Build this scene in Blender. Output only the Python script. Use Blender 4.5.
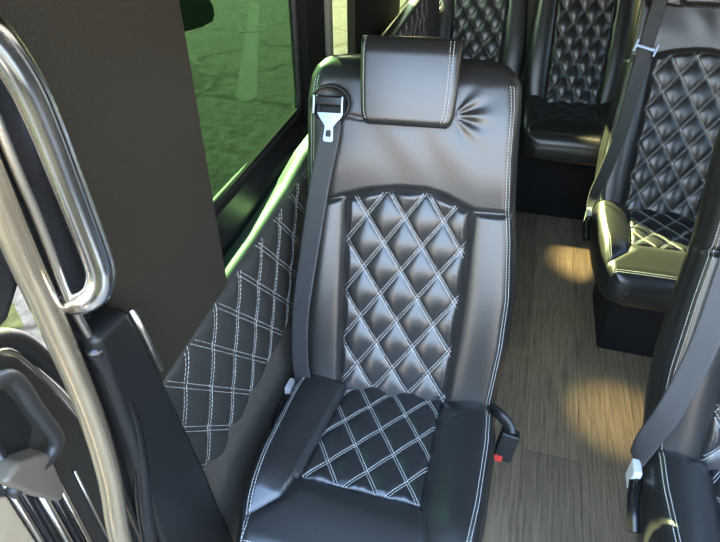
import bpy, bmesh, math, random
import numpy as np
from mathutils import Vector, Matrix

random.seed(4)
for o in list(bpy.data.objects):
    bpy.data.objects.remove(o)
S = bpy.context.scene
COL = S.collection
R = math.radians

# ------------------------------------------------------------------ camera
cam_d = bpy.data.cameras.new('camera')
cam_d.sensor_fit = 'HORIZONTAL'
cam_d.sensor_width = 36.0
cam_d.lens = 36.0 * 541 / 720
cam_d.clip_start = 0.02
cam = bpy.data.objects.new('camera', cam_d)
COL.objects.link(cam)
cam.location = (0, 0, 1.48)
cam.rotation_euler = (R(90 - 34.8), 0, R(16.9))
S.camera = cam

# ------------------------------------------------------------------ sky, sun, exposure
S.view_settings.view_transform = 'Standard'
S.view_settings.look = 'None'
S.view_settings.exposure = 1.0
S.view_settings.gamma = 1.0
S.view_settings.use_curve_mapping = False

SUN_DIR = Vector((1.2, -1.38, -0.95)).normalized()      # the way the light travels
world = bpy.data.worlds.new('sky')
S.world = world
world.use_nodes = True
wn, wl = world.node_tree.nodes, world.node_tree.links
wn.clear()
wo = wn.new('ShaderNodeOutputWorld')
wb = wn.new('ShaderNodeBackground')
wg = wn.new('ShaderNodeTexCoord')
ws = wn.new('ShaderNodeSeparateXYZ')
wr = wn.new('ShaderNodeValToRGB')
wl.new(wg.outputs['Generated'], ws.inputs[0])
wl.new(ws.outputs['Z'], wr.inputs[0])
e = wr.color_ramp.elements
e[0].position = 0.0; e[0].color = (0.82, 0.70, 0.58, 1)
e[1].position = 1.0; e[1].color = (0.30, 0.52, 1.0, 1)
m_ = e.new(0.10); m_.color = (0.86, 0.80, 0.75, 1)
m_ = e.new(0.28); m_.color = (0.60, 0.79, 1.0, 1)
wl.new(wr.outputs[0], wb.inputs['Color'])
wb.inputs['Strength'].default_value = 5.8
wl.new(wb.outputs[0], wo.inputs[0])

sun_d = bpy.data.lights.new('sun', 'SUN')
sun_d.energy = 46.0
sun_d.angle = R(0.6)
sun_d.color = (1.0, 0.95, 0.84)
sun = bpy.data.objects.new('sun', sun_d)
COL.objects.link(sun)
sun.rotation_euler = (-SUN_DIR).to_track_quat('Z', 'Y').to_euler()
sun.location = (-4, 5, 6)


# ------------------------------------------------------------------ materials
def mat(name, color, rough=0.5, metal=0.0, spec=0.5, noise=None, bump=None, coat=0.0, mottle=None):
    """procedural principled material; bump=(scale, strength, kind); mottle=(scale, amount)"""
    m = bpy.data.materials.new(name)
    m.use_nodes = True
    n, l = m.node_tree.nodes, m.node_tree.links
    b = n['Principled BSDF']
    b.inputs['Base Color'].default_value = (*color, 1)
    b.inputs['Roughness'].default_value = rough
    b.inputs['Metallic'].default_value = metal
    b.inputs['Specular IOR Level'].default_value = spec
    b.inputs['Coat Weight'].default_value = coat
    tc = n.new('ShaderNodeTexCoord')
    if mottle:
        t = n.new('ShaderNodeTexNoise'); t.inputs['Scale'].default_value = mottle[0]
        t.inputs['Detail'].default_value = 6
        l.new(tc.outputs['Object'], t.inputs['Vector'])
        mx = n.new('ShaderNodeMix'); mx.data_type = 'RGBA'
        mx.inputs[6].default_value = (*[c * (1 - mottle[1]) for c in color], 1)
        mx.inputs[7].default_value = (*[min(1, c * (1 + mottle[1])) for c in color], 1)
        l.new(t.outputs[0], mx.inputs[0]); l.new(mx.outputs[2], b.inputs['Base Color'])
    if bump:
        if bump[2] == 'voronoi':
            t = n.new('ShaderNodeTexVoronoi')
        else:
            t = n.new('ShaderNodeTexNoise'); t.inputs['Detail'].default_value = 4
        t.inputs['Scale'].default_value = bump[0]
        l.new(tc.outputs['Object'], t.inputs['Vector'])
        bp = n.new('ShaderNodeBump'); bp.inputs['Strength'].default_value = bump[1]
        bp.inputs['Distance'].default_value = 0.002
        l.new(t.outputs[0], bp.inputs['Height']); l.new(bp.outputs[0], b.inputs['Normal'])
    return m


M = {}
M['leather'] = mat('black_leather', (0.018, 0.018, 0.018), 0.33, spec=0.8, bump=(420, 0.08, 'voronoi'))
M['leather_quilt'] = mat('black_quilted_leather', (0.018, 0.018, 0.019), 0.31, spec=0.8, bump=(120, 0.15, 'noise'))
M['leather_pad'] = mat('black_wall_leather', (0.034, 0.034, 0.032), 0.45, spec=0.6, bump=(200, 0.15, 'noise'))
M['thread'] = mat('white_thread', (0.46, 0.47, 0.46), 0.6)
M['dark_thread'] = mat('dark_grey_thread', (0.07, 0.072, 0.075), 0.6)
M['plastic'] = mat('textured_black_plastic', (0.028, 0.024, 0.017), 0.5, spec=0.35, bump=(330, 0.4, 'noise'), mottle=(300, 0.6))
M['smooth_plastic'] = mat('smooth_black_plastic', (0.010, 0.0105, 0.011), 0.42, spec=0.45, bump=(500, 0.05, 'noise'))
M['gloss_plastic'] = mat('gloss_black_plastic', (0.012, 0.012, 0.013), 0.22, spec=0.5)
M['door_plastic'] = mat('grey_door_plastic', (0.035, 0.035, 0.034), 0.4, spec=0.5, bump=(300, 0.2, 'noise'))
M['carpet'] = mat('charcoal_carpet', (0.075, 0.068, 0.058), 0.95, spec=0.1, bump=(380, 0.9, 'noise'), mottle=(420, 0.7))
M['box'] = mat('black_vinyl_pedestal', (0.010, 0.011, 0.013), 0.6, spec=0.3, bump=(300, 0.3, 'noise'))
M['chrome'] = mat('polished_chrome', (0.92, 0.92, 0.93), 0.17, metal=1.0)
M['steel'] = mat('buckle_steel', (0.36, 0.42, 0.50), 0.33, metal=1.0)
M['alloy'] = mat('brushed_alloy', (0.55, 0.54, 0.5), 0.32, metal=1.0, bump=(200, 0.1, 'noise'))
M['webbing'] = mat('charcoal_webbing', (0.045, 0.046, 0.05), 0.5, spec=0.4, bump=(700, 0.35, 'noise'))
M['seal'] = mat('glossy_door_seal', (0.58, 0.49, 0.35), 0.24, metal=0.85, spec=1.0, coat=0.4, mottle=(30, 0.2))  # tan tint stands for sunlit ground mirrored in the black seal
M['red'] = mat('red_button', (0.5, 0.03, 0.02), 0.4)
M['white_plastic'] = mat('pale_grey_plastic', (0.6, 0.61, 0.6), 0.4)
M['tan_paint'] = mat('tan_painted_metal', (0.42, 0.33, 0.22), 0.4, spec=0.5, mottle=(20, 0.15))
M['taupe'] = mat('taupe_plastic', (0.15, 0.125, 0.095), 0.35)  # taupe stands for sunlight on the lower end of the grey handle
M['lining'] = mat('pale_grey_lining', (0.16, 0.17, 0.12), 0.5)
M['matte_trim'] = mat('matte_black_trim', (0.010, 0.010, 0.009), 0.85, spec=0.12)
M['rubber'] = mat('black_rubber', (0.012, 0.012, 0.012), 0.55, spec=0.4)
M['headliner'] = mat('grey_headliner', (0.20, 0.175, 0.145), 0.9, mottle=(60, 0.2))


def glass_mat(name, tint, refl=0.06):
    m = bpy.data.materials.new(name); m.use_nodes = True
    n, l = m.node_tree.nodes, m.node_tree.links
    n.clear()
    o = n.new('ShaderNodeOutputMaterial')
    t = n.new('ShaderNodeBsdfTransparent'); t.inputs[0].default_value = (*[c ** 0.5 for c in tint], 1)   # two faces per pane
    g = n.new('ShaderNodeBsdfGlossy'); g.inputs['Roughness'].default_value = 0.02
    lw = n.new('ShaderNodeLayerWeight'); lw.inputs[0].default_value = 0.5
    pw = n.new('ShaderNodeMath'); pw.operation = 'POWER'; pw.inputs[1].default_value = 4.0
    fr = n.new('ShaderNodeMath'); fr.operation = 'MULTIPLY_ADD'; fr.inputs[1].default_value = 0.15; fr.inputs[2].default_value = 0.004
    l.new(lw.outputs['Facing'], pw.inputs[0]); l.new(pw.outputs[0], fr.inputs[0])
    mx = n.new('ShaderNodeMixShader')
    l.new(fr.outputs[0], mx.inputs[0]); l.new(t.outputs[0], mx.inputs[1]); l.new(g.outputs[0], mx.inputs[2])
    l.new(mx.outputs[0], o.inputs[0])
    return m


M['glass_dark'] = glass_mat('green_privacy_glass', (0.070, 0.140, 0.055))
M['glass_grey'] = glass_mat('grey_privacy_glass', (0.16, 0.175, 0.18))
M['glass_clear'] = glass_mat('clear_glass', (0.85, 0.90, 0.88))
M['glass_light'] = glass_mat('pale_green_glass', (0.62, 0.70, 0.33))


def floor_mat():
    m = mat('brown_grey_wood_vinyl', (0.2, 0.16, 0.12), 0.42, spec=0.4)
    n, l = m.node_tree.nodes, m.node_tree.links
    b = n['Principled BSDF']
    tc = n.new('ShaderNodeTexCoord')
    mp = n.new('ShaderNodeMapping'); mp.inputs['Rotation'].default_value = (0, 0, R(90))
    l.new(tc.outputs['Object'], mp.inputs[0])
    br = n.new('ShaderNodeTexBrick')
    br.inputs['Scale'].default_value = 1.0
    br.inputs['Brick Width'].default_value = 1.22
    br.inputs['Row Height'].default_value = 0.18
    br.inputs['Mortar Size'].default_value = 0.0012
    br.inputs['Color1'].default_value = (0.8, 0.8, 0.8, 1)
    br.inputs['Color2'].default_value = (1.12, 1.1, 1.08, 1)
    br.inputs['Mortar'].default_value = (0.45, 0.42, 0.4, 1)
    br.offset = 0.4
    l.new(mp.outputs[0], br.inputs['Vector'])
    m2 = n.new('ShaderNodeMapping'); m2.inputs['Scale'].default_value = (60, 2.2, 1)
    l.new(tc.outputs['Object'], m2.inputs[0])
    ns = n.new('ShaderNodeTexNoise'); ns.inputs['Scale'].default_value = 2.2; ns.inputs['Detail'].default_value = 9
    ns.inputs['Roughness'].default_value = 0.65; ns.inputs['Distortion'].default_value = 0.6
    l.new(m2.outputs[0], ns.inputs['Vector'])
    cr = n.new('ShaderNodeValToRGB')
    cr.color_ramp.elements[0].position = 0.33; cr.color_ramp.elements[0].color = (0.15, 0.112, 0.075, 1)
    cr.color_ramp.elements[1].position = 0.68; cr.color_ramp.elements[1].color = (0.37, 0.285, 0.19, 1)
    k = cr.color_ramp.elements.new(0.5); k.color = (0.27, 0.205, 0.138, 1)
    l.new(ns.outputs[0], cr.inputs[0])
    mx = n.new('ShaderNodeMix'); mx.data_type = 'RGBA'; mx.blend_type = 'MULTIPLY'
    mx.inputs[0].default_value = 1
    l.new(cr.outputs[0], mx.inputs[6]); l.new(br.outputs[0], mx.inputs[7])
    l.new(mx.outputs[2], b.inputs['Base Color'])
    bp = n.new('ShaderNodeBump'); bp.inputs['Strength'].default_value = 0.25; bp.inputs['Distance'].default_value = 0.001
    l.new(ns.outputs[0], bp.inputs['Height']); l.new(bp.outputs[0], b.inputs['Normal'])
    return m


def asphalt_mat():
    m = mat('cracked_asphalt', (0.03, 0.03, 0.028), 1.0, spec=0.1)
    n, l = m.node_tree.nodes, m.node_tree.links
    b = n['Principled BSDF']
    tc = n.new('ShaderNodeTexCoord')
    ns = n.new('ShaderNodeTexNoise'); ns.inputs['Scale'].default_value = 9; ns.inputs['Detail'].default_value = 8; ns.inputs['Roughness'].default_value = 0.75
    l.new(tc.outputs['Object'], ns.inputs['Vector'])
    cr = n.new('ShaderNodeValToRGB')
    cr.color_ramp.elements[0].position = 0.36; cr.color_ramp.elements[0].color = (0.006, 0.0065, 0.0055, 1)
    cr.color_ramp.elements[1].position = 0.66; cr.color_ramp.elements[1].color = (0.046, 0.045, 0.040, 1)
    l.new(ns.outputs[0], cr.inputs[0])
    # cracks: edges of big distorted cells
    nd = n.new('ShaderNodeTexNoise'); nd.inputs['Scale'].default_value = 2.5; nd.inputs['Detail'].default_value = 6
    l.new(tc.outputs['Object'], nd.inputs['Vector'])
    ad = n.new('ShaderNodeVectorMath'); ad.operation = 'MULTIPLY_ADD'
    ad.inputs[1].default_value = (0.5, 0.5, 0.5)
    l.new(nd.outputs['Color'], ad.inputs[0]); l.new(tc.outputs['Object'], ad.inputs[2])
    vo = n.new('ShaderNodeTexVoronoi'); vo.feature = 'DISTANCE_TO_EDGE'; vo.inputs['Scale'].default_value = 0.42
    l.new(ad.outputs[0], vo.inputs['Vector'])
    c2 = n.new('ShaderNodeValToRGB')
    c2.color_ramp.elements[0].position = 0.003; c2.color_ramp.elements[0].color = (0.12, 0.12, 0.12, 1)
    c2.color_ramp.elements[1].position = 0.03; c2.color_ramp.elements[1].color = (1, 1, 1, 1)
    l.new(vo.outputs[0], c2.inputs[0])
    mx = n.new('ShaderNodeMix'); mx.data_type = 'RGBA'; mx.blend_type = 'MULTIPLY'; mx.inputs[0].default_value = 1
    l.new(cr.outputs[0], mx.inputs[6]); l.new(c2.outputs[0], mx.inputs[7])
    l.new(mx.outputs[2], b.inputs['Base Color'])
    return m


M['floor'] = floor_mat()
M['asphalt'] = asphalt_mat()
M['worn_paint'] = mat('worn_pale_paint', (0.045, 0.045, 0.040), 1.0, spec=0.1, mottle=(3, 0.3))  # mottled pale tone of the flat strip and ring outside
M['tar'] = mat('dark_tar_patch', (0.004, 0.005, 0.0045), 1.0, spec=0.0, mottle=(4, 0.3))  # near-black tone of the flat patch outside


# ------------------------------------------------------------------ helpers
def link(name, verts, faces, material, parent=None, smooth=False, kind=None):
    me = bpy.data.meshes.new(name)
    me.from_pydata([tuple(v) for v in verts], [], [tuple(f) for f in faces])
    me.validate(); me.update()
    bm = bmesh.new(); bm.from_mesh(me)
    bmesh.ops.recalc_face_normals(bm, faces=bm.faces)
    bm.to_mesh(me); bm.free()
    if smooth:
        me.polygons.foreach_set('use_smooth', [True] * len(me.polygons))
    me.materials.append(material)
    o = bpy.data.objects.new(name, me)
    COL.objects.link(o)
    if parent: o.parent = parent
    if kind: o['kind'] = kind
    return o


def tag(o, label, cat, group=None):
    o['label'] = label; o['category'] = cat
    if group: o['group'] = group
    return o


def empty(name, loc, label, cat, group=None, rz=0):
    o = bpy.data.objects.new(name, None)
    COL.objects.link(o)
    o.location = loc; o.rotation_euler = (0, 0, rz); o.empty_display_size = 0.1
    return tag(o, label, cat, group)


class MB:
    """collects simple solids in one mesh"""
    def __init__(self): self.v, self.f = [], []

    def add(self, vs, fs):
        k = len(self.v); self.v += [tuple(v) for v in vs]; self.f += [tuple(i + k for i in f) for f in fs]
        return self

    def box(self, x0, x1, y0, y1, z0, z1, M4=None):
        vs = [Vector((x, y, z)) for x in (x0, x1) for y in (y0, y1) for z in (z0, z1)]
        if M4: vs = [M4 @ v for v in vs]
        return self.add(vs, [(0, 1, 3, 2), (4, 6, 7, 5), (0, 4, 5, 1), (2, 3, 7, 6), (0, 2, 6, 4), (1, 5, 7, 3)])

    def prism(self, pts, axis, a0, a1):
        """polygon pts extruded along axis 'x','y','z' from a0 to a1"""
        n = len(pts)
        def mk(p, a):
            return {'x': (a, p[0], p[1]), 'y': (p[0], a, p[1]), 'z': (p[0], p[1], a)}[axis]
        vs = [mk(p, a0) for p in pts] + [mk(p, a1) for p in pts]
        fs = [tuple(range(n))[::-1], tuple(range(n, 2 * n))] + [(i, (i + 1) % n, n + (i + 1) % n, n + i) for i in range(n)]
        return self.add(vs, fs)

    def tube(self, path, r, n=12, closed=False, flat=None):
        """swept round (or with flat=(a,b) elliptical) section along the path"""
        P = [Vector(p) for p in path]; m = len(P)
        rings = []
        prev = None
        for i, p in enumerate(P):
            if closed: t = (P[(i + 1) % m] - P[i - 1]).normalized()
            else: t = (P[min(i + 1, m - 1)] - P[max(i - 1, 0)]).normalized()
            if prev is None:
                a = Vector((1, 0, 0)) if abs(t.x) < 0.9 else Vector((0, 1, 0))
            else: a = prev
            a = (a - t * a.dot(t)).normalized(); prev = a
            b = t.cross(a)
            rr = r[i] if isinstance(r, (list, tuple)) else r
            ra, rb = (rr, rr) if flat is None else (rr * flat[0], rr * flat[1])
            rings.append([p + a * ra * math.cos(2 * math.pi * k / n) + b * rb * math.sin(2 * math.pi * k / n) for k in range(n)])
        vs = [v for rg in rings for v in rg]
        fs = []
        for i in range(m if closed else m - 1):
            j = (i + 1) % m
            for k in range(n):
                k2 = (k + 1) % n
                fs.append((i * n + k, i * n + k2, j * n + k2, j * n + k))
        if not closed:
            fs.append(tuple(range(n))[::-1]); fs.append(tuple((m - 1) * n + k for k in range(n)))
        return self.add(vs, fs)

    def build(self, name, material, parent=None, smooth=False, kind=None, bevel=0.0, seg=3):
        o = link(name, self.v, self.f, material, parent, smooth, kind)
        if bevel:
            b = o.modifiers.new('bevel', 'BEVEL'); b.width = bevel; b.segments = seg; b.limit_method = 'ANGLE'
            b.angle_limit = R(35)
            o.data.polygons.foreach_set('use_smooth', [True] * len(o.data.polygons))
            w = o.modifiers.new('wn', 'WEIGHTED_NORMAL'); w.keep_sharp = True
        return o


def smooth_path(pts, k=8):
    """Catmull-Rom through the points"""
    P = [Vector(p) for p in pts]
    P = [P[0] * 2 - P[1]] + P + [P[-1] * 2 - P[-2]]
    out = []
    for i in range(1, len(P) - 2):
        for j in range(k):
            t = j / k
            out.append(0.5 * ((2 * P[i]) + (P[i + 1] - P[i - 1]) * t + (2 * P[i - 1] - 5 * P[i] + 4 * P[i + 1] - P[i + 2]) * t * t
                              + (3 * P[i] - P[i - 1] - 3 * P[i + 1] + P[i + 2]) * t ** 3))
    out.append(P[-2])
    return out


def lut(tab):
    xs = [t[0] for t in tab]; ys = [t[1] for t in tab]
    return lambda v: np.interp(v, xs, ys)


def samples(a, b, step, edge=(0.0003, 0.0015, 0.004, 0.0075)):
    n = max(2, int((b - a - 2 * edge[-1]) / step))
    mid = np.linspace(a + edge[-1], b - edge[-1], n + 1)
    lo = [a] + [a + x for x in edge[:-1]]
    hi = [b - x for x in edge[:-1]][::-1] + [b]
    return np.array(lo + list(mid) + hi)


def seg_dist(U, V, pts):
    """distance of the points (U,V) from a polyline"""
    D = np.full(np.shape(U), 9.0)
    for (x0, y0), (x1, y1) in zip(pts[:-1], pts[1:]):
        dx, dy = x1 - x0, y1 - y0
        t = np.clip(((U - x0) * dx + (V - y0) * dy) / (dx * dx + dy * dy), 0, 1)
        D = np.minimum(D, np.hypot(U - x0 - t * dx, V - y0 - t * dy))
    return D


def crease(D, w, depth):
    return -depth * np.exp(-(D / w) ** 2)


def sstep(x, a, b):
    t = np.clip((x - a) / (b - a), 0, 1)
    return t * t * (3 - 2 * t)


def slab(L, Rr, v0, v1, hfun, Re, thick, step=0.0045, tuck=0.02, top_R=None, bot_R=None, bulge=0.006):
    """closed cushion: outline L(v)..Rr(v) for v in v0..v1, top height hfun(u,v), rounded edges.
    Returns verts (u, v, h), faces and the top-surface function."""
    top_R = top_R or Re; bot_R = bot_R or Re
    vs = samples(v0, v1, step)
    wmax = max(abs(L((v0 + v1) / 2)), abs(Rr((v0 + v1) / 2)))
    ss = samples(-wmax, wmax, step) / wmax

    def H(u, v):
        l, r = L(v), Rr(v)
        def drop(d, rad):
            d = np.clip(d, 0, rad)
            return rad - np.sqrt(np.maximum(rad * rad - (rad - d) ** 2, 0))
        d = np.maximum.reduce([drop(u - l, Re), drop(r - u, Re)])
        e = np.maximum(drop(v1 - v, top_R), drop(v - v0, bot_R))
        return hfun(u, v) - np.maximum(d, e) - 0.35 * np.minimum(d, e)
    VV, SS = np.meshgrid(vs, ss, indexing='ij')
    l, r = L(VV), Rr(VV)
    UU = (l + r) / 2 + SS * (r - l) / 2
    HH = H(UU, VV)
    n, m = UU.shape
    verts = np.stack([UU, VV, HH], -1).reshape(-1, 3)
    idx = np.arange(n * m).reshape(n, m)
    faces = np.stack([idx[:-1, :-1], idx[:-1, 1:], idx[1:, 1:], idx[1:, :-1]], -1).reshape(-1, 4).tolist()
    loop = list(idx[0, :]) + list(idx[1:, -1]) + list(idx[-1, -2::-1]) + list(idx[-2:0:-1, 0])
    verts = verts.tolist()
    c = np.mean([verts[i][:2] for i in loop], axis=0)
    prev = loop
    for k, f in enumerate((0.12, 0.35, 0.65, 0.9, 1.0, 1.0)):
        cur = []
        s = [1 + bulge * 4, 1 + bulge * 5, 1 + bulge * 3, 1.0, 0.97, 0.5][k]
        for i in loop:
            p = verts[i]
            cur.append(len(verts))
            verts.append([c[0] + (p[0] - c[0]) * s, c[1] + (p[1] - c[1]) * (1 + (s - 1) * 0.5), p[2] + (-thick - p[2]) * f])
        for a in range(len(loop)):
            b = (a + 1) % len(loop)
            faces.append([prev[a], cur[a], cur[b], prev[b]])
        prev = cur
    faces.append(prev)
    return verts, faces, H


def stitches(path, H, to, side=0.0, L=0.0046, gap=0.0017, w=0.0012, lift=0.0006, inside=None):
    """thread dashes along a 2-D path laid on the surface H; to(u,v,h) -> local 3-D. Returns verts, faces."""
    V, F = [], []
    P = [np.array(p, float) for p in path]
    segs = [np.linalg.norm(b - a) for a, b in zip(P[:-1], P[1:])]
    tot = sum(segs); cum = np.concatenate([[0], np.cumsum(segs)])

    def pt(s):
        i = int(min(max(np.searchsorted(cum, s) - 1, 0), len(segs) - 1))
        t = (s - cum[i]) / max(segs[i], 1e-9)
        d = (P[i + 1] - P[i]) / max(segs[i], 1e-9)
        return P[i] + (P[i + 1] - P[i]) * t + np.array([-d[1], d[0]]) * side, np.array([-d[1], d[0]])
    s = gap / 2
    while s + L < tot:
        a, na = pt(s); b, nb = pt(s + L)
        s += L + gap
        if inside and not (inside(*a) and inside(*b)): continue
        k = len(V)
        for q, nn in ((a, na), (b, nb)):
            for sg, lf in ((-1, -0.0004), (-0.6, lift), (0.6, lift), (1, -0.0004)):
                x = q + nn * sg * w / 2 * 1.2
                V.append(to(x[0], x[1], float(H(q[0], q[1])) + lf))
        F += [(k, k + 1, k + 5, k + 4), (k + 1, k + 2, k + 6, k + 5), (k + 2, k + 3, k + 7, k + 6), (k, k + 3, k + 2, k + 1), (k + 4, k + 5, k + 6, k + 7)]
    return V, F


def lattice_lines(p0, w, h, box):
    """the two line families of a diamond quilting through p0, cell w x h, clipped to a box"""
    u0, u1, v0, v1 = box
    out = []
    for sg in (1, -1):
        for k in range(-14, 15):
            # (u-p0)/w + sg*(v-p0)/h = k
            pts = []
            for v in (v0, v1):
                u = p0[0] + w * (k - sg * (v - p0[1]) / h)
                pts.append((u, v))
            out.append(pts)
    return out


def puff(U, V, p0, w, h, A):
    p = (U - p0[0]) / w + (V - p0[1]) / h
    q = (U - p0[0]) / w - (V - p0[1]) / h
    sp = np.abs(np.sin(np.pi * p)); sq = np.abs(np.sin(np.pi * q))
    return A * (sp * sq) ** 0.42


# ------------------------------------------------------------------ the setting
XL, XR = -0.60, 1.22          # side walls
ZR = 1.95

MB().box(-0.62, 1.25, -0.95, 4.2, -0.06, 0.0).build('floor', M['floor'], kind='structure')
MB().box(-14, 14, -8, 22, -0.75, -0.70).build('ground', M['asphalt'], kind='structure')
MB().box(-0.62, 1.25, 0.0, 4.2, ZR, ZR + 0.05).build('ceiling', M['headliner'], kind='structure')
MB().box(-0.62, 1.25, -1.0, -0.95, -0.06, 1.0).build('wall_front', M['smooth_plastic'], kind='structure')  # added behind the camera in place of a dashboard, blocks low light
MB().box(-0.62, 1.25, 4.2, 4.25, -0.06, ZR).build('wall_rear', M['headliner'], kind='structure')

# left wall: lower skin, header, pillars between the windows
def beltline(y): return 0.90 + 0.10 * (y - 0.75) if y < 1.4 else 0.965 + 0.03 * (y - 1.4)
wl_ = MB()
wl_.prism([(0.44, -0.06), (4.2, -0.06), (4.2, 0.975), (1.60, 0.965), (1.58, 0.995), (1.4, 0.994), (0.44, 0.874)], 'x', -0.62, -0.60)
wl_.box(-0.64, -0.60, 0.44, 4.2, 1.50, ZR)
for y0, y1 in ((0.44, 0.75), (1.42, 1.60), (1.885, 2.54), (3.40, 4.2)):
    wl_.box(-0.618, -0.575 if y0 < 1.8 else -0.590, y0, y1, 0.85, 1.55)
wl_.build('wall_left', M['matte_trim'], kind='structure')
# sloping black sill between window frame and quilted pad
MB().prism([(-0.60, 0.80), (-0.51, 0.80), (-0.513, 0.84), (-0.60, 0.88)], 'y', 0.4, 0.7).build('trim_4', M['smooth_plastic'], kind='structure')

def sill(y0, y1, z0, z1):
    """black moulded sill from the pad's top edge out to the glass"""
    n = 12; V = []; F = []
    prof = [(-0.522, -0.12), (-0.522, -0.012), (-0.54, -0.006), (-0.568, 0.025), (-0.60, 0.055), (-0.60, -0.12)]
    for i in range(n + 1):
        t = i / n; y = y0 + (y1 - y0) * t; z = z0 + (z1 - z0) * t
        V += [(x, y, z + dz) for x, dz in prof]
    m = len(prof)
    for i in range(n):
        for k in range(m):
            F.append((i * m + k, i * m + (k + 1) % m, (i + 1) * m + (k + 1) % m, (i + 1) * m + k))
    F += [tuple(range(m)), tuple(n * m + k for k in range(m))]
    return V, F
V, F = sill(0.47, 3.1, 0.807, 1.06)
bpy.data.objects.remove(bpy.data.objects['trim_4'])
link('trim_4', V, F, M['gloss_plastic'], kind='structure')

# right wall with three openings
wr_ = MB()
wr_.box(XR, XR + 0.04, -0.2, 4.2, -0.06, 0.98)
wr_.box(XR, XR + 0.04, -0.2, 4.2, 1.55, ZR)
for y0, y1 in ((-0.2, -0.1), (0.9, 1.05), (2.1, 2.25), (3.6, 4.2)):
    wr_.box(XR, XR + 0.04, y0, y1, 0.98, 1.55)
wr_.build('wall_right', M['smooth_plastic'], kind='structure')

# windows
def rounded(y0, y1, z0, z1, r=0.06, skew=0.0, n=6):
    pts = []
    for cy, cz, a0 in ((y1 - r, z1 - r, 0), (y0 + r, z1 - r, 90), (y0 + r, z0 + r, 180), (y1 - r, z0 + r, 270)):
        for i in range(n + 1):
            a = R(a0 + 90 * i / n)
            y = cy + r * math.cos(a); z = cz + r * math.sin(a)
            pts.append((y, z + skew * (y - y0) * (1 - (z - z0) / (z1 - z0))))
    return pts

def window(n, y0, y1, z0, z1, x, glass, skew=0.0, frame_r=0.012):
    pts = rounded(y0, y1, z0, z1, skew=skew)
    g = MB().prism(pts, 'x', x - 0.004, x).build('window_%d' % n, glass, kind='structure')
    f = MB().tube([(x, a, b) for a, b in pts], frame_r, 8, closed=True).build('window_frame', M['rubber'], g, smooth=True)
    return g
window(1, 0.66, 1.415, 0.90, 1.54, -0.610, M['glass_dark'], skew=0.10)
window(2, 1.58, 1.90, 0.95, 1.54, -0.610, M['glass_light'])
window(3, 2.52, 3.42, 0.96, 1.54, -0.610, M['glass_light'])
window(4, -0.1, 0.92, 0.96, 1.57, XR + 0.02, M['glass_clear'])
window(5, 1.03, 2.12, 0.96, 1.57, XR + 0.02, M['glass_grey'])
window(6, 2.23, 3.62, 0.96, 1.57, XR + 0.02, M['glass_grey'])
# light grey-green lining strips either side of the pillar between windows one and two
MB().box(-0.575, -0.560, 1.545, 1.58, 0.93, 1.6).build('trim_5', M['lining'], kind='structure', bevel=0.004)

# lower left wall: carpeted ledge leaning in towards the seat
V = []; F = []
prof = [(-0.60, 0.0), (-0.46, 0.0), (-0.455, 0.30), (-0.47, 0.42), (-0.515, 0.66), (-0.60, 0.66)]
for y in (0.46, 3.9): V += [(x, y, z) for x, z in prof]
F = [(k, (k + 1) % 6, 6 + (k + 1) % 6, 6 + k) for k in range(6)] + [tuple(range(6)), tuple(range(6, 12))]
link('trim_6', V, F, M['carpet'], kind='structure')

# textured black trim over the pillar in front of the first window
tr = MB()
tr.prism([(0.385, 1.035), (0.45, 1.035), (0.50, 0.80), (0.747, 0.80), (0.752, 1.95), (0.385, 1.95)], 'x', -0.515, -0.497)
tr.build('trim_1', M['plastic'], kind='structure', bevel=0.006)
# smooth black lower cover of the pillar, widening towards the floor
sc = MB()
sc.prism([(0.375, 1.038), (0.442, 1.038), (0.462, 0.91), (0.50, 0.62), (0.532, 0.307), (0.56, 0.0), (0.36, 0.0), (0.36, 0.66), (0.372, 0.85)], 'x', -0.50, -0.448)
sc.build('trim_2', M['smooth_plastic'], kind='structure', bevel=0.012)
# pale edge strip on the cover
MB().tube([(-0.446, 0.441, 1.036), (-0.446, 0.452, 0.975), (-0.447, 0.462, 0.905)], 0.0045, 8, flat=(1, 1)).build('trim_3', M['alloy'], kind='structure', smooth=True)

# door seals and jamb strips
def seal(n, pts, r, m, flat=None):
    MB().tube(smooth_path(pts, 8), r, 14, flat=flat).build('trim_%d' % n, M[m], kind='structure', smooth=True)
seal(7, [(-0.475, 0.352, 1.55), (-0.475, 0.350, 1.20), (-0.475, 0.352, 1.10), (-0.475, 0.352, 0.93), (-0.475, 0.340, 0.80), (-0.475, 0.318, 0.69), (-0.475, 0.30, 0.5), (-0.475, 0.29, 0.2), (-0.475, 0.29, 0.0)], 0.0155, 'seal')
seal(8, [(-0.465, 0.371, 1.55), (-0.465, 0.372, 1.29), (-0.465, 0.375, 1.2), (-0.465, 0.375, 1.10), (-0.465, 0.383, 1.03)], 0.0055, 'alloy')
seal(9, [(-0.462, 0.380, 1.02), (-0.460, 0.392, 0.93), (-0.458, 0.393, 0.87), (-0.458, 0.38, 0.78), (-0.458, 0.352, 0.66), (-0.458, 0.33, 0.45), (-0.458, 0.32, 0.0)], 0.012, 'gloss_plastic')
# jamb body behind the seals
MB().prism([(-0.478, 0.352), (-0.50, 0.358), (-0.60, 0.435), (-0.60, 0.50), (-0.503, 0.45), (-0.478, 0.40)], 'z', 0.0, 1.95).build('trim_10', M['gloss_plastic'], kind='structure', bevel=0.01)

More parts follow.
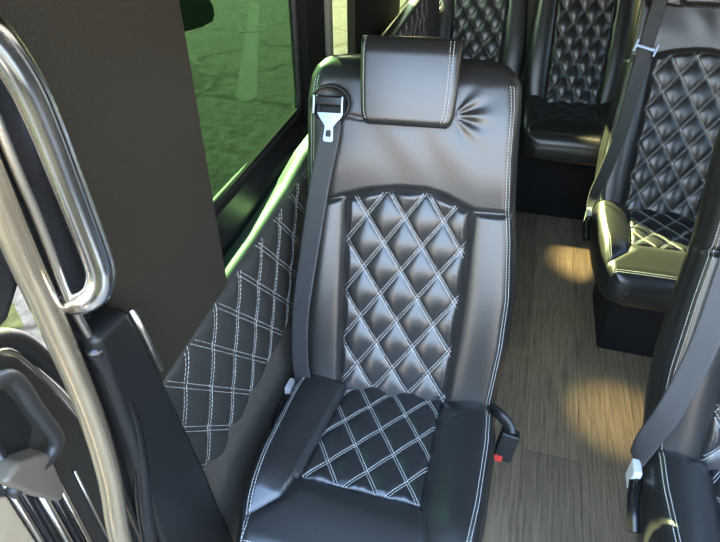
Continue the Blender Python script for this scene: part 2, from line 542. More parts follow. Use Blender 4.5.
# ------------------------------------------------------------------ quilted wall pad
def make_wall_pad():
    X0 = -0.508
    top = lut([(0.38, 0.790), (0.524, 0.825), (0.684, 0.851), (0.886, 0.876), (1.079, 0.909), (1.194, 0.941), (2.6, 1.12), (3.1, 1.16)])
    bot = lut([(0.38, 0.44), (0.566, 0.472), (0.733, 0.51), (0.933, 0.547), (1.036, 0.572), (1.3, 0.61), (3.1, 0.8)])
    def hf(y, z):
        p = (y - 0.688 - (z - 0.85) / 2.4) / 0.098
        q = (y - 0.684 + (z - 0.85) / 1.13) / 0.103
        pf = 0.008 * (np.abs(np.sin(np.pi * p)) * np.abs(np.sin(np.pi * q))) ** 0.5
        return 0.014 + pf * sstep(np.minimum(z - bot(y), top(y) - z), 0.0, 0.03)
    ys = np.arange(0.40, 3.0, 0.008); ts = samples(0, 1, 0.018, (0.0008, 0.004, 0.011, 0.02))
    V = []; n = len(ys); m = len(ts)
    def surf(y, z):
        d = min(z - bot(y), top(y) - z); rad = 0.014
        d = max(0, min(rad, d))
        return float(hf(y, z)) - (rad - math.sqrt(max(0, rad * rad - (rad - d) ** 2)))
    for y in ys:
        b, t = float(bot(y)), float(top(y))
        for s in ts:
            z = b + (t - b) * s
            V.append((X0 + surf(y, z), y, z))
    F = [(i * m + k, i * m + k + 1, (i + 1) * m + k + 1, (i + 1) * m + k) for i in range(n - 1) for k in range(m - 1)]
    # back
    k0 = len(V)
    for y in ys: V += [(X0 - 0.03, y, float(bot(y))), (X0 - 0.03, y, float(top(y)) + 0.003)]
    for i in range(n - 1):
        F.append((k0 + 2 * i, k0 + 2 * i + 1, k0 + 2 * i + 3, k0 + 2 * i + 2))
        F.append((i * m, (i + 1) * m, k0 + 2 * i + 2, k0 + 2 * i))
        F.append((i * m + m - 1, k0 + 2 * i + 1, k0 + 2 * i + 3, (i + 1) * m + m - 1))
    F.append((k0, k0 + 1) + tuple(range(m - 1, -1, -1)))
    F.append((k0 + 2 * n - 2, k0 + 2 * n - 1) + tuple(range(n * m - 1, (n - 1) * m - 1, -1)))
    pad = link('wall_panel', V, F, M['leather_pad'], smooth=True)
    tag(pad, 'black leather side panel quilted with double white stitching, running along the wall under the window', 'wall panel')
    SV, SF = [], []
    to = lambda y, z, h: (X0 + h, y, z)
    inside = lambda y, z: 0.42 < y < 2.7 and bot(y) + 0.01 < z < top(y) - 0.006
    for k in range(-8, 26):
        for sg, off in ((2.4, 0.688 + 0.098 * k), (-1.13, 0.684 + 0.103 * k)):
            z0, z1 = 0.40, 1.2
            pts = [(off + (z0 - 0.85) / sg, z0), (off + (z1 - 0.85) / sg, z1)]
            for side in (-0.0045, 0.0045):
                v, f = stitches(pts, surf, to, side, L=0.006, gap=0.003, w=0.0011, inside=inside)
                b = len(SV); SV += v; SF += [tuple(i + b for i in q) for q in f]
    link('stitching', SV, SF, M['thread'], pad)
make_wall_pad()

# ------------------------------------------------------------------ passenger seats
REC = R(20)
HZ = 0.48
def P_back(o, yaw):
    o.location = (0, 0, HZ); o.rotation_euler = (-REC, 0, yaw)
def P_cush(o):
    o.location = (0, 0, HZ)
to_back = lambda u, v, h: (u, -h, v)
to_cush = lambda u, v, h: (u, -v, h)

BACK_L = lut([(-0.08, -0.215), (0, -0.232), (0.1, -0.247), (0.2, -0.252), (0.35, -0.246), (0.47, -0.238), (0.56, -0.240), (0.67, -0.243), (0.72, -0.238), (0.742, -0.228), (0.757, -0.212), (0.766, -0.193), (0.772, -0.165)])
BACK_R = lut([(-0.08, 0.22), (0, 0.242), (0.145, 0.252), (0.267, 0.252), (0.4, 0.238), (0.47, 0.226), (0.57, 0.215), (0.676, 0.209), (0.72, 0.203), (0.742, 0.192), (0.757, 0.176), (0.766, 0.156), (0.772, 0.128)])
SEAM = [(-0.25, 0.452), (-0.174, 0.460), (-0.148, 0.469), (-0.092, 0.485), (-0.025, 0.495), (0.031, 0.496), (0.076, 0.486), (0.117, 0.468), (0.144, 0.458), (0.197, 0.458), (0.25, 0.464)]
insL = lut([(-0.05, -0.136), (0, -0.138), (0.244, -0.141), (0.467, -0.149), (0.6, -0.15)])
insR = lut([(-0.05, 0.130), (0, 0.132), (0.277, 0.137), (0.461, 0.138), (0.6, 0.14)])


def make_back(dz):
    """dz raises the seam between shoulder band and quilting"""
    seam_pts = [(a, b + dz) for a, b in SEAM]
    seam = lut(seam_pts)
    sh = lambda v: np.asarray(v, float) - dz * sstep(np.asarray(v, float), 0.40, 0.60)
    backL = lambda v: BACK_L(sh(v))
    backR = lambda v: BACK_R(sh(v))
    def hf(u, v):
        u, v = np.asarray(u, float), np.asarray(v, float)
        sm = seam(u)
        l, r = insL(v), insR(v)
        below = 1 - sstep(v, sm - 0.014, sm + 0.002)
        # side bolsters swell towards the waist of the back
        tl = np.clip((l - u) / (l - backL(v)), 0, 1); tr = np.clip((u - r) / (backR(v) - r), 0, 1)
        bl = (1 - (1 - tl) ** 4) * (1 - 0.75 * tl ** 3)
        br = (1 - (1 - tr) ** 4) * (1 - 0.75 * tr ** 3)
        swell = 0.010 + 0.010 * np.exp(-((v - 0.22) / 0.19) ** 2)
        h = (bl + br) * swell * below
        din = np.minimum(u - l, r - u)
        h = h - 0.014 * sstep(din, -0.001, 0.009) * below
        h = h + crease(np.minimum(np.abs(u - l), np.abs(u - r)), 0.004, 0.005) * below
        # the shoulder band: full, softly crowned
        above = sstep(v, sm - 0.002, sm + 0.007)
        h = h + above * (0.006 + 0.014 * np.sin(np.pi * np.clip((v - sm) / 0.32, 0, 1)))
        h = h + crease(v - sm + 0.001, 0.004, 0.004)
        # soft wrinkles of the shoulder band
        h = h + above * 0.0012 * np.sin(26 * u + 34 * (v - sm) + 3 * np.sin(14 * u)) * np.exp(-((v - sm - 0.11) / 0.07) ** 2)
        # folds radiating from the headrest's lower right corner
        rr = np.hypot(u - 0.075, v - dz - 0.655); an = np.arctan2(v - dz - 0.655, u - 0.075)
        h = h + 0.0034 * np.sin(an * 9.0 + 1.0) * np.exp(-((rr - 0.03) / 0.036) ** 2) * (np.abs(an - 0.1) < 1.5) * np.cos(np.clip(an - 0.1, -1.5, 1.5))
        # dimple round the belt guide, and the short seam to the headrest
        g = np.hypot((u + 0.189) / 1.1, v - dz - 0.665)
        h = h - 0.010 * (1 - sstep(g, 0.020, 0.046))
        h = h + crease(seg_dist(u, v, [(-0.15, 0.642 + dz), (-0.10, 0.636 + dz)]), 0.004, 0.004)
        return h
    V, F, H = slab(backL, backR, -0.07, 0.772 + dz, hf, 0.030, 0.10, top_R=0.06)
    V = [to_back(*p) for p in V]
    # quilted insert

    nv, nu = 130, 80
    A = 0.012
    p0 = (-0.008, 0.430)
    def hq(u, v):
        u, v = np.asarray(u, float), np.asarray(v, float)
        e = np.minimum(np.minimum(u - insL(v), insR(v) - u), np.minimum(seam(u) - v, v + 0.05))
        return -0.007 + puff(u, v, p0, 0.0868, 0.1235, A) * sstep(e, -0.002, 0.02) - 0.012 * (1 - sstep(e, 0.0, 0.009)) \
            + 0.0007 * np.sin(170 * u + 20 * np.sin(60 * v)) * np.exp(-(e / 0.02) ** 2)
    QV = []
    for i in range(nv + 1):
        t = i / nv
        for j in range(nu + 1):
            s = j / nu
            v = -0.045 + t * (0.495 + dz + 0.045)
            u = float(insL(v)) + s * float(insR(v) - insL(v))
            v = -0.045 + t * (float(seam(u)) + 0.045)
            QV.append((u, v))
    U_ = np.array([q[0] for q in QV]); V_ = np.array([q[1] for q in QV])
    Hq = hq(U_, V_)
    QQ = [to_back(a, b, c) for a, b, c in zip(U_, V_, Hq)]
    m = nu + 1
    QF = [(i * m + j, i * m + j + 1, (i + 1) * m + j + 1, (i + 1) * m + j) for i in range(nv) for j in range(nu)]
    # stitching
    SV, SF = [], []
    def put(v, f):
        b = len(SV); SV.extend(v); SF.extend([tuple(i + b for i in q) for q in f])
    ins = lambda u, v: insL(v) + 0.004 < u < insR(v) - 0.004 and -0.04 < v < seam(u) - 0.004
    for pts in lattice_lines(p0, 0.0868, 0.1235, (-0.2, 0.2, -0.04, 0.62)):
        for sd in (-0.0033, 0.0033):
            put(*stitches(pts, hq, to_back, sd, inside=ins))
    ev = np.linspace(0.0, 0.725 + dz, 60)
    for off in (0.012, 0.0185):
        put(*stitches([(float(backR(v)) - off, v) for v in ev], H, to_back, lift=0.001, inside=lambda u, v: True))
        put(*stitches([(float(backL(v)) + off, v) for v in ev], H, to_back, lift=0.001, inside=lambda u, v: True))
    return (V, F), (QQ, QF), (SV, SF), H


cushL = lut([(-0.03, -0.225), (0.0, -0.236), (0.1, -0.240), (0.25, -0.236), (0.36, -0.226), (0.41, -0.214), (0.44, -0.198), (0.458, -0.175), (0.468, -0.145)])
cushR = lut([(-0.03, 0.235), (0.0, 0.246), (0.1, 0.252), (0.25, 0.250), (0.36, 0.242), (0.41, 0.232), (0.44, 0.216), (0.458, 0.193), (0.468, 0.16)])
cqL = lut([(-0.05, -0.116), (0.017, -0.119), (0.288, -0.137)])
cqR = lut([(-0.05, 0.121), (0.017, 0.123), (0.279, 0.131)])
cqF = lut([(-0.15, 0.288), (0.14, 0.279)])


def make_cushion():
    seamsL = [(-0.119, 0.0), (-0.137, 0.288), (-0.150, 0.335), (-0.218, 0.402)]
    seamR = [(0.123, 0.0), (0.131, 0.279), (0.150, 0.345), (0.150, 0.47)]
    def hf(u, v):
        u, v = np.asarray(u, float), np.asarray(v, float)
        l = np.interp(v, [0.0, 0.288, 0.335, 0.402], [-0.119, -0.137, -0.150, -0.218])
        r = np.interp(v, [0.0, 0.279, 0.345, 0.47], [0.123, 0.131, 0.150, 0.150])
        bl = np.sin(np.pi * np.clip((l - u) / (0.125 + 0.02), 0, 1)) * (1 - sstep(v, 0.26, 0.42) * 0.8)
        br = np.sin(np.pi * np.clip((u - r) / (0.125 + 0.02), 0, 1)) * (1 - sstep(v, 0.30, 0.46) * 0.5)
        h = 0.026 * (bl + br)
        inq = sstep(np.minimum(np.minimum(u - cqL(v), cqR(v) - u), cqF(u) - v), -0.001, 0.012)
        h = h - 0.016 * inq
        h = h + crease(seg_dist(u, v, seamsL), 0.004, 0.006) + crease(seg_dist(u, v, seamR), 0.004, 0.006)
        h = h + crease(seg_dist(u, v, [(-0.137, 0.288), (0.131, 0.279)]), 0.004, 0.007)
        # smooth nose of the cushion
        nose = sstep(v, 0.285, 0.33) * sstep(u - l, 0, 0.03) * sstep(r - u, 0, 0.03)
        h = h + 0.010 * nose * np.cos(np.clip(u * 5, -1.5, 1.5)) - 0.030 * sstep(v, 0.30, 0.47)
        h = h - 0.012 * (1 - sstep(v, -0.02, 0.03))
        # pulled creases where the bolster meets the backrest
        h = h + 0.0018 * np.sin(240 * (u * 0.5 + v)) * np.exp(-(np.hypot(u - 0.15, v - 0.035) / 0.03) ** 2)
        return h
    V, F, H = slab(cushL, cushR, -0.03, 0.468, hf, 0.026, 0.145, top_R=0.055)
    V = [to_cush(*p) for p in V]
    p0 = (0.0, 0.115); w, h = 0.0875, 0.116
    def hq(u, v):
        u, v = np.asarray(u, float), np.asarray(v, float)
        e = np.minimum(np.minimum(u - cqL(v), cqR(v) - u), np.minimum(cqF(u) - v, v + 0.02))
        return -0.009 + puff(u, v, p0, w, h, 0.010) * sstep(e, -0.002, 0.02) - 0.010 * (1 - sstep(e, 0, 0.008)) \
            + 0.0009 * np.sin(190 * v + 9 * np.sin(40 * u)) * np.exp(-(e / 0.02) ** 2)
    nu, nv = 76, 90
    QV = []
    for i in range(nv + 1):
        for j in range(nu + 1):
            v = -0.015 + i / nv * (0.284 + 0.015)
            u = float(cqL(v)) + j / nu * float(cqR(v) - cqL(v))
            v = -0.015 + i / nv * (float(cqF(u)) + 0.015)
            QV.append(to_cush(u, v, float(hq(u, v))))
    m = nu + 1
    QF = [(i * m + j, i * m + j + 1, (i + 1) * m + j + 1, (i + 1) * m + j) for i in range(nv) for j in range(nu)]
    SV, SF = [], []
    def put(v, f):
        b = len(SV); SV.extend(v); SF.extend([tuple(i + b for i in q) for q in f])
    ins = lambda u, v: cqL(v) + 0.003 < u < cqR(v) - 0.003 and -0.005 < v < cqF(u) - 0.003
    for pts in lattice_lines(p0, w, h, (-0.2, 0.2, -0.02, 0.32)):
        for sd in (-0.0028, 0.0028):
            put(*stitches(pts, hq, to_cush, sd, inside=ins))
    ev = list(np.linspace(0.01, 0.405, 30))
    front = [(u, 0.440) for u in np.linspace(-0.195, 0.212, 30)]
    for off in (0.014, 0.0205):
        loop = [(float(cushL(v)) + off, v) for v in ev] + [(u, 0.453 - off) for u, _ in front] + [(float(cushR(v)) - off, v) for v in ev[::-1]]
        put(*stitches(loop, H, to_cush, lift=0.001, w=0.0013))
    return (V, F), (QV, QF), (SV, SF), H


def make_headrest():
    L = lambda v: np.interp(v, [0.628, 0.636, 0.65, 0.70, 0.805], [-0.098, -0.108, -0.113, -0.117, -0.122])
    Rr = lambda v: np.interp(v, [0.628, 0.636, 0.65, 0.70, 0.805], [0.064, 0.073, 0.077, 0.080, 0.078])
    def hf(u, v):
        u, v = np.asarray(u, float), np.asarray(v, float)
        c = -0.019
        h = 0.066 + 0.006 * np.cos(np.clip((u - c) * 12, -1.5, 1.5)) + 0.004 * np.sin(np.pi * np.clip((v - 0.63) / 0.18, 0, 1))
        # gusset seams just in from both sides
        h = h + crease(np.minimum(np.abs(u - (L(v) + 0.004)), np.abs(u - (Rr(v) - 0.018))), 0.002, 0.002)
        return h
    V, F, H = slab(L, Rr, 0.628, 0.803, hf, 0.012, 0.055, step=0.004, top_R=0.040, bot_R=0.014, bulge=0.0)
    V = [to_back(*p) for p in V]
    SV, SF = [], []
    for off, fn, sg in ((0.0145, Rr, -1), (0.0215, Rr, -1), (0.0075, L, 1)):
        pts = [(float(fn(v)) + sg * off, v) for v in np.linspace(0.638, 0.797, 20)]
        v, f = stitches(pts, H, to_back, lift=0.001)
        b = len(SV); SV += v; SF += [tuple(i + b for i in q) for q in f]
    return (V, F), (SV, SF), len(v)


def ribbon(path, H, width, thick=0.0016):
    """belt webbing: path of (u, v, h, tilt)"""
    pts = smooth_path([(a, b, c) for a, b, c, _ in path], 10)
    tl = np.interp(np.linspace(0, len(path) - 1, len(pts)), range(len(path)), [p[3] for p in path])
    V, F = [], []
    for i, p in enumerate(pts):
        a, b = pts[max(0, i - 1)], pts[min(len(pts) - 1, i + 1)]
        t = (b - a).normalized()
        s = Vector((0, 0, 1)).cross(t)
        if s.length < 1e-4: s = Vector((1, 0, 0))
        s.normalize()
        s = (Matrix.Rotation(tl[i], 3, t) @ s)
        n = t.cross(s).normalized()
        w = width / 2
        for k in (-1, -0.8, 0, 0.8, 1):
            V.append(to_back(*(p + s * w * k + n * (thick / 2 + (0.0006 if abs(k) > 0.7 else 0)))))
        for k in (1, 0.8, 0, -0.8, -1):
            V.append(to_back(*(p + s * w * k - n * thick / 2)))
    m = 10
    for i in range(len(pts) - 1):
        for k in range(m):
            F.append((i * m + k, i * m + (k + 1) % m, (i + 1) * m + (k + 1) % m, (i + 1) * m + k))
    F += [tuple(range(m)), tuple((len(pts) - 1) * m + k for k in range(m))]
    return V, F


BACK = {0: make_back(0.0), 1: make_back(0.085)}
CUSH = make_cushion()
HEAD = make_headrest()
HEAD_LEFT = HEAD[2]


def make_seat(name, label, loc, variant=0, yaw=0.0, belt='parked', pedestal=True, thread='thread'):
    root = empty(name, loc, label, 'seat', 'quilted leather passenger seats')
    (bv, bf_), (qv, qf), (sv, sf), H = BACK[variant]
    def bk(nm, v, f, m, smooth=True):
        o = link(nm, v, f, m, root, smooth); P_back(o, yaw); return o
    bk('backrest', bv, bf_, M['leather'])
    bk('quilted_back_panel', qv, qf, M['leather_quilt'])['label'] = 'diamond quilted back panel'
    bk('back_stitching', sv, sf, M[thread], False)['label'] = '%s stitching of the backrest' % ('white' if thread == 'thread' else 'dark grey')
    (hv, hf_), (hsv, hsf), _ = HEAD
    up = 0.085 * variant
    hr = bk('headrest', [(p[0], p[1], p[2] + up) for p in hv], hf_, M['leather'])
    hsv = [(p[0], p[1], p[2] + up) for p in hsv]
    cut = len(hsv) - HEAD_LEFT                       # the seam near the left side is a piece of its own
    link('headrest_stitching', hsv[:cut], [f for f in hsf if max(f) < cut], M[thread], hr)
    link('headrest_stitching', hsv[cut:], [tuple(i - cut for i in f) for f in hsf if min(f) >= cut], M[thread], hr)
    (cv, cf), (cqv, cqf), (csv, csf), CH = CUSH
    def cu(nm, v, f, m, smooth=True):
        o = link(nm, v, f, m, root, smooth); P_cush(o); return o
    cu('seat_cushion', cv, cf, M['leather'])
    cu('quilted_seat_panel', cqv, cqf, M['leather_quilt'])['label'] = 'diamond quilted seat panel'
    cu('seat_stitching', csv, csf, M[thread], False)['label'] = '%s stitching of the cushion' % ('white' if thread == 'thread' else 'dark grey')
    if pedestal:
        p = MB()
        z1 = 0.345
        vs = [(-0.14, -0.305, 0), (0.14, -0.305, 0), (0.14, 0.06, 0), (-0.14, 0.06, 0),
              (-0.155, -0.325, z1), (0.155, -0.325, z1), (0.155, 0.06, z1), (-0.155, 0.06, z1)]
        p.add(vs, [(3, 2, 1, 0), (4, 5, 6, 7), (0, 1, 5, 4), (1, 2, 6, 5), (2, 3, 7, 6), (3, 0, 4, 7)])
        p.build('pedestal', M['box'], root, bevel=0.012)
        MB().tube([(-0.13, -0.327, 0.315), (-0.13, -0.331, 0.315)], 0.006, 10).build('screw', M['steel'], root, smooth=True)
    # ---- belt hardware
    if belt:
        def bmb(mb, nm, m, bev=0.0, smooth=False):
            o = mb.build(nm, m, root, smooth=smooth, bevel=bev); P_back(o, yaw); return o
        if belt == 'parked':
            path = [(-0.189, 0.668, 0.014, 0), (-0.184, 0.640, 0.036, 0), (-0.181, 0.600, 0.044, 0.05), (-0.196, 0.50, 0.046, 0.1), (-0.213, 0.34, 0.052, 0.25),
                    (-0.226, 0.20, 0.055, 0.35), (-0.228, 0.08, 0.040, 0.3), (-0.225, 0.0, 0.012, 0.2), (-0.222, -0.05, -0.02, 0.1)]
            w = 0.046
        else:
            path = [(-0.172, 0.84 + up, -0.04, 0), (-0.172, 0.800 + up, 0.005, 0), (-0.172, 0.755 + up, 0.034, 0), (-0.178, 0.70 + up / 2, 0.044, 0.0), (-0.192, 0.57, 0.044, 0.05), (-0.20, 0.45, 0.046, 0.2),
                    (-0.212, 0.28, 0.056, 0.45), (-0.235, 0.13, 0.050, 0.5), (-0.252, 0.04, 0.026, 0.7), (-0.258, -0.03, 0.0, 1.2)]
            w = 0.048
        v, f = ribbon(path, H, w)
        bk('belt_strap', v, f, M['webbing'])
        if belt == 'parked':
            c = (-0.189, 0.665)
            ring = [(c[0] + 0.042 * math.cos(t), -0.019, c[1] + 0.036 * math.sin(t)) for t in np.linspace(0, 2 * math.pi, 40, endpoint=False)]
            bmb(MB().tube(ring, 0.0042, 8, closed=True), 'guide_ring', M['rubber'], smooth=True)
            bmb(MB().box(c[0] - 0.030, c[0] + 0.030, -0.034, -0.018, c[1] - 0.006, c[1] + 0.016), 'belt_guide', M['gloss_plastic'], 0.005)
            for sx in (-1, 1):
                x = c[0] + sx * 0.031
                bmb(MB().box(x - 0.0028, x + 0.0028, -0.042, -0.016, c[1] - 0.024, c[1] + 0.015), 'guide_end', M['steel'], 0.002)
            # tongue: trapezium narrowing to a slotted plate
            t = MB()
            cx = -0.181
            outer = [(cx - 0.026, 0.645), (cx + 0.030, 0.645), (cx + 0.026, 0.637), (cx + 0.010, 0.618), (cx + 0.011, 0.590), (cx + 0.008, 0.586), (cx - 0.008, 0.586), (cx - 0.011, 0.590), (cx - 0.008, 0.618), (cx - 0.022, 0.637)]
            hole = [(cx - 0.005, 0.610), (cx + 0.005, 0.610), (cx + 0.006, 0.600), (cx + 0.005, 0.596), (cx - 0.005, 0.596), (cx - 0.006, 0.600)]
            bm = bmesh.new()
            def ringv(pts, y): return [bm.verts.new((a, y, b)) for a, b in pts]
            y1, y0 = -0.056, -0.053
            edges = []
            A = ringv(outer, y1); B = ringv(hole, y1)
            for rg in (A, B):
                for i in range(len(rg)): edges.append(bm.edges.new((rg[i], rg[(i + 1) % len(rg)])))
            bmesh.ops.triangle_fill(bm, edges=edges, use_beauty=True)
            ext = bmesh.ops.extrude_face_region(bm, geom=list(bm.faces))
            bmesh.ops.translate(bm, verts=[g for g in ext['geom'] if isinstance(g, bmesh.types.BMVert)], vec=(0, y0 - y1, 0))
            bmesh.ops.recalc_face_normals(bm, faces=bm.faces)
            me = bpy.data.meshes.new('belt_tongue'); bm.to_mesh(me); bm.free(); me.materials.append(M['steel'])
            o = bpy.data.objects.new('belt_tongue', me); COL.objects.link(o); o.parent = root; P_back(o, yaw)
            o['label'] = 'silver slotted belt tongue'
        else:
            # silver H-shaped keeper on the strap
            t = MB()
            Mx = Matrix.Translation((-0.192, -0.052, 0.569)) @ Matrix.Rotation(R(12), 4, 'Y')
            t.box(-0.032, 0.032, -0.003, 0.003, -0.005, 0.005, Mx)
            for sx in (-1, 1): t.box(sx * 0.035 - 0.0035, sx * 0.035 + 0.0035, -0.005, 0.005, -0.021, 0.021, Mx)
            bmb(t, 'belt_keeper', M['steel'], 0.001)['label'] = 'silver H shaped belt keeper'
        # anchor and lever low on the left
        MB().box(-0.268, -0.250, -0.055, -0.015, HZ - 0.075, HZ - 0.015).build('belt_anchor', M['white_plastic'], root, bevel=0.004)['label'] = 'pale belt anchor plate'
        MB().tube(smooth_path([(-0.256, -0.05, HZ - 0.05), (-0.262, -0.085, HZ - 0.055), (-0.262, -0.12, HZ - 0.07), (-0.258, -0.145, HZ - 0.09)]), 0.016, 10, flat=(0.8, 1.2)).build('recline_lever', M['gloss_plastic'], root, smooth=True)
    # ---- buckle on the right
    if belt:
        MB().tube(smooth_path([(0.240, 0.02, HZ - 0.005), (0.256, 0.0, HZ + 0.003), (0.278, -0.015, HZ - 0.006), (0.287, -0.03, HZ - 0.02)]), 0.014, 12, flat=(0.55, 1.1)).build('buckle_stalk', M['smooth_plastic'], root, smooth=True)
        Mx = Matrix.Translation((0.283, -0.035, HZ - 0.045)) @ Matrix.Rotation(R(-14), 4, 'X') @ Matrix.Rotation(R(8), 4, 'Y')
        b = MB().box(-0.021, 0.021, -0.016, 0.016, -0.045, 0.032, Mx).build('buckle', M['smooth_plastic'], root, bevel=0.005)
        MB().box(-0.019, 0.0, -0.019, -0.014, -0.046, -0.030, Mx).build('release_button', M['red'], b, bevel=0.001)['label'] = 'red release button'
    return root


make_seat('passenger_seat', 'black leather seat in the middle, tall quilted back, belt tongue parked under its shoulder guide', (-0.19, 0.905, 0), 0, R(6), 'parked')
make_seat('passenger_seat', 'black leather seat cut off at the lower right, strap crossing its left bolster', (0.625, 0.90, 0), 0, 0, 'worn')
make_seat('passenger_seat', 'black leather seat at upper right across the aisle, silver keeper on its strap', (0.575, 2.10, 0), 1, 0, 'worn')


def rear(label, x, y):
    r = make_seat('rear_seat', label, (x, y, 0.12), 1, R(5), None, False, 'dark_thread')
    r['group'] = 'dark seats of the back row'
    return r
rear('dark quilted seat of the back row, left one behind the headrest', -0.285, 3.0)
rear('dark quilted seat of the back row, right one facing the aisle', 0.235, 3.0)

# raised base under the back row
MB().box(-0.58, 0.9, 2.86, 3.5, 0.0, 0.44).build('bench_base', M['box'], bevel=0.01)
tag(bpy.data.objects['bench_base'], 'black box base under the dark back row seats', 'seat base')
ob = empty('belt_buckle', (-0.165, 2.86, 0.615), 'small orange-red belt buckle lying between the two back row seats', 'seat belt buckle')
MB().box(-0.03, 0.03, -0.02, 0.02, 0.0, 0.022).build('buckle_body', M['rubber'], ob, bevel=0.005)
MB().box(-0.028, 0.028, -0.018, 0.018, 0.022, 0.026).build('release_button', M['red'], ob, bevel=0.001)

# ------------------------------------------------------------------ grab rail
gr = empty('grab_rail', (-0.43, 0.38, 1.10), 'curved polished chrome grab rail fixed to the black textured pillar trim', 'grab rail')
path = [(-0.497, 0.345, 1.43), (-0.46, 0.348, 1.425), (-0.435, 0.362, 1.405), (-0.43, 0.380, 1.385), (-0.43, 0.395, 1.345), (-0.43, 0.401, 1.30), (-0.43, 0.404, 1.25), (-0.43, 0.407, 1.20), (-0.43, 0.409, 1.15),
        (-0.431, 0.408, 1.125), (-0.438, 0.402, 1.104), (-0.452, 0.396, 1.092), (-0.472, 0.393, 1.086), (-0.497, 0.392, 1.084)]
path = [(x - gr.location.x, y - 0.39, z - gr.location.z) for x, y, z in path]
MB().tube(smooth_path(path, 8), 0.0165, 24).build('rail', M['chrome'], gr, smooth=True)
for p in (path[0], path[-1]):
    MB().tube([(p[0] - 0.001, p[1], p[2]), (p[0] + 0.007, p[1], p[2])], 0.021, 20).build('mounting_flange', M['chrome'], gr, smooth=False, bevel=0.002)

# ------------------------------------------------------------------ front door, seen through the gap
d = MB().prism([(-0.45, 0.905), (0.44, 0.885), (0.475, 0.84), (0.505, 0.75), (0.53, 0.62), (0.54, 0.05), (-0.45, 0.05)], 'x', -0.80, -0.745).build('door_1', M['door_plastic'], kind='structure', bevel=0.012)
MB().tube(smooth_path([(-0.735, 0.40, 0.93), (-0.735, 0.47, 0.885), (-0.735, 0.505, 0.80), (-0.735, 0.535, 0.70), (-0.735, 0.55, 0.60), (-0.735, 0.56, 0.3), (-0.735, 0.56, 0.05)]), 0.016, 10).build('door_seal', M['rubber'], d, smooth=True)
MB().tube(smooth_path([(-0.742, 0.40, 0.895), (-0.742, 0.462, 0.86), (-0.742, 0.495, 0.765), (-0.742, 0.517, 0.68), (-0.742, 0.53, 0.60)]), 0.004, 8).build('edge_strip', M['alloy'], d, smooth=True)
# pull handle: bowed bar over a dark pocket
MB().tube(smooth_path([(-0.745, 0.18, 0.83), (-0.71, 0.25, 0.855), (-0.705, 0.36, 0.866), (-0.705, 0.408, 0.862), (-0.705, 0.426, 0.837), (-0.705, 0.433, 0.765), (-0.705, 0.442, 0.685), (-0.708, 0.43, 0.658), (-0.712, 0.40, 0.65), (-0.72, 0.34, 0.65)]), 0.0105, 14, flat=(1.2, 1.3)).build('door_handle', M['door_plastic'], d, smooth=True)
MB().prism([(0.10, 0.655), (0.40, 0.655), (0.435, 0.70), (0.43, 0.77), (0.415, 0.84), (0.10, 0.84)], 'x', -0.748, -0.741).build('handle_pocket', M['rubber'], d, bevel=0.003)
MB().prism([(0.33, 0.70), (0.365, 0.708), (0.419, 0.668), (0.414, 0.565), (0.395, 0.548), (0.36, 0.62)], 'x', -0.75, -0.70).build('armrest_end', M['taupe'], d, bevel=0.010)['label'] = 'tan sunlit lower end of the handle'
MB().box(-0.776, -0.772, -0.45, 0.52, 0.86, 1.5).build('window_pane', M['glass_light'], d)
# dark rounded upper trim of the door
MB().prism([(0.18, 1.03), (0.34, 1.005), (0.395, 1.015), (0.43, 1.05), (0.445, 1.12), (0.452, 1.3), (0.455, 1.9), (0.18, 1.9)], 'x', -0.68, -0.60).build('trim_11', M['door_plastic'], kind='structure', bevel=0.02)
# upright bright and black strips low on the door
for k, (y, m, r, zt) in enumerate(((0.352, 'alloy', 0.006, 0.74), (0.368, 'gloss_plastic', 0.010, 0.74), (0.392, 'alloy', 0.009, 0.60), (0.412, 'gloss_plastic', 0.010, 0.60), (0.428, 'alloy', 0.006, 0.58), (0.468, 'alloy', 0.003, 0.53))):
    MB().tube([(-0.742, y, zt), (-0.742, y, 0.08)], r, 10).build('door_strip', M[m], d, smooth=True)
MB().box(-0.742, -0.62, -0.4, 0.44, -0.06, 0.05).build('trim_16', M['gloss_plastic'], kind='structure', bevel=0.01)
MB().prism([(0.0, 0.66), (0.32, 0.66), (0.343, 0.63), (0.343, 0.10), (0.0, 0.10)], 'x', -0.75, -0.738).build('door_lower_panel', M['tan_paint'], d, bevel=0.004)['label'] = 'tan lower door panel'

# ------------------------------------------------------------------ small bits at the back, marks on the pavement
h = MB()
ringp = [(-0.505 + 0.016 * math.cos(t), 3.085, 1.012 + 0.020 * math.sin(t)) for t in np.linspace(0, 2 * math.pi, 20, endpoint=False)]
h.tube(ringp, 0.005, 8, closed=True)
tag(h.build('belt_ring', M['white_plastic'], smooth=True), 'small white ring on the left edge of the left back row seat', 'ring')

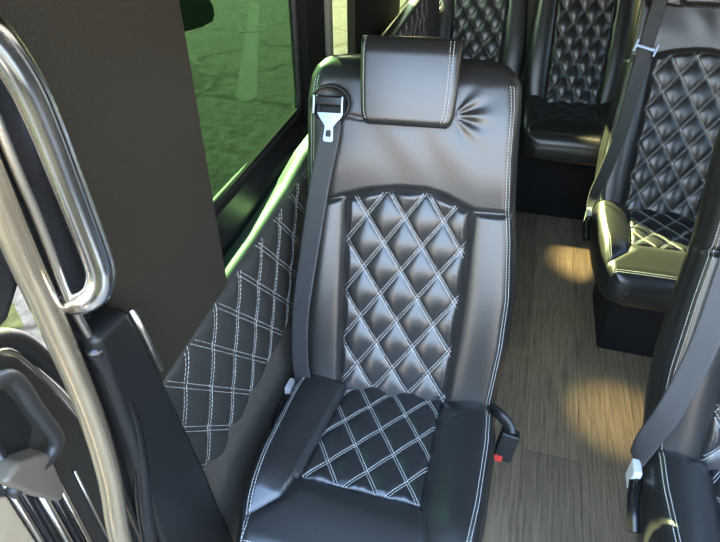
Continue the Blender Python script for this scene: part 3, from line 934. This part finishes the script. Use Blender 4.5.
def disc(name, cx, cy, rx, ry, m, label, cat, hole=0.0, rot=0.0, n=40):
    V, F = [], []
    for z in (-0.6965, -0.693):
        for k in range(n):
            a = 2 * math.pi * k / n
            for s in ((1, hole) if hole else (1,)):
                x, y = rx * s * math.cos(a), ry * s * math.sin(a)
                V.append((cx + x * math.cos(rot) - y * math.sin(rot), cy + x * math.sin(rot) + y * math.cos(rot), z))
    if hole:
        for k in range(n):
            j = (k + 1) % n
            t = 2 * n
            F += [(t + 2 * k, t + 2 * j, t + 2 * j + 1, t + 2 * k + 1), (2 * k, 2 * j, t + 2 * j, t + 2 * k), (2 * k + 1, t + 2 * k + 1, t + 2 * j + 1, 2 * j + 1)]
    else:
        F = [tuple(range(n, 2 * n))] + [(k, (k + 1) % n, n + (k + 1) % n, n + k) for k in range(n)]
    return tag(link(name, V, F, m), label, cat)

# warm downlights in the ceiling over the aisle
for k, (x, y, tilt) in enumerate(((0.24, 2.44, 6.2), (0.38, 1.45, 3.3))):
    t = empty('ceiling_light', (x, y, ZR), 'round warm downlight in the ceiling over the aisle, %s' % ('rearmost' if k == 0 else 'nearest the front'), 'ceiling light', 'aisle downlights')
    MB().tube([(0, 0, 0.0), (0, 0, -0.012)], 0.045, 24).build('bezel', M['steel'], t, bevel=0.002)
    ld = bpy.data.lights.new('downlight', 'SPOT'); ld.energy = (190, 85)[k]; ld.color = (1.0, 0.86, 0.40); ld.spot_size = R((14, 12.5)[k]); ld.spot_blend = 1.0; ld.shadow_soft_size = 0.03
    lo = bpy.data.objects.new('lamp', ld); COL.objects.link(lo); lo.parent = t; lo.location = (0, 0, -0.02); lo.rotation_euler = (0, -R(tilt), 0)

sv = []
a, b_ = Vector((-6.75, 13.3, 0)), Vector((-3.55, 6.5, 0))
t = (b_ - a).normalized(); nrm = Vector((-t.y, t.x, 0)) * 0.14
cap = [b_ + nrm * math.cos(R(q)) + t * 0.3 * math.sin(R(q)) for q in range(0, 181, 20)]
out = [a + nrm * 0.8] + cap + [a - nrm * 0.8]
tag(MB().prism([(p.x, p.y) for p in out], 'z', -0.70, -0.697).build('pavement_line', M['worn_paint']), 'long pale painted line on the asphalt outside the green window', 'painted line')  # flat pale strip with a rounded end, laid on the asphalt
disc('painted_ring', -5.4, 10.45, 0.26, 0.40, M['worn_paint'], 'pale painted ring crossing the line on the asphalt outside', 'painted ring', hole=0.72)  # flat pale ring laid over the strip
tag(MB().prism([(-10.5, 12.5), (-8.3, 11.6), (-6.8, 9.6), (-6.55, 9.75), (-6.45, 10.3), (-6.55, 10.9), (-6.9, 11.6), (-7.5, 12.6), (-8.8, 14.5)], 'z', -0.70, -0.6965).build('tar_patch', M['tar']), 'dark tar patch on the asphalt at the far left of the green window', 'tar patch')  # flat dark patch laid on the asphalt
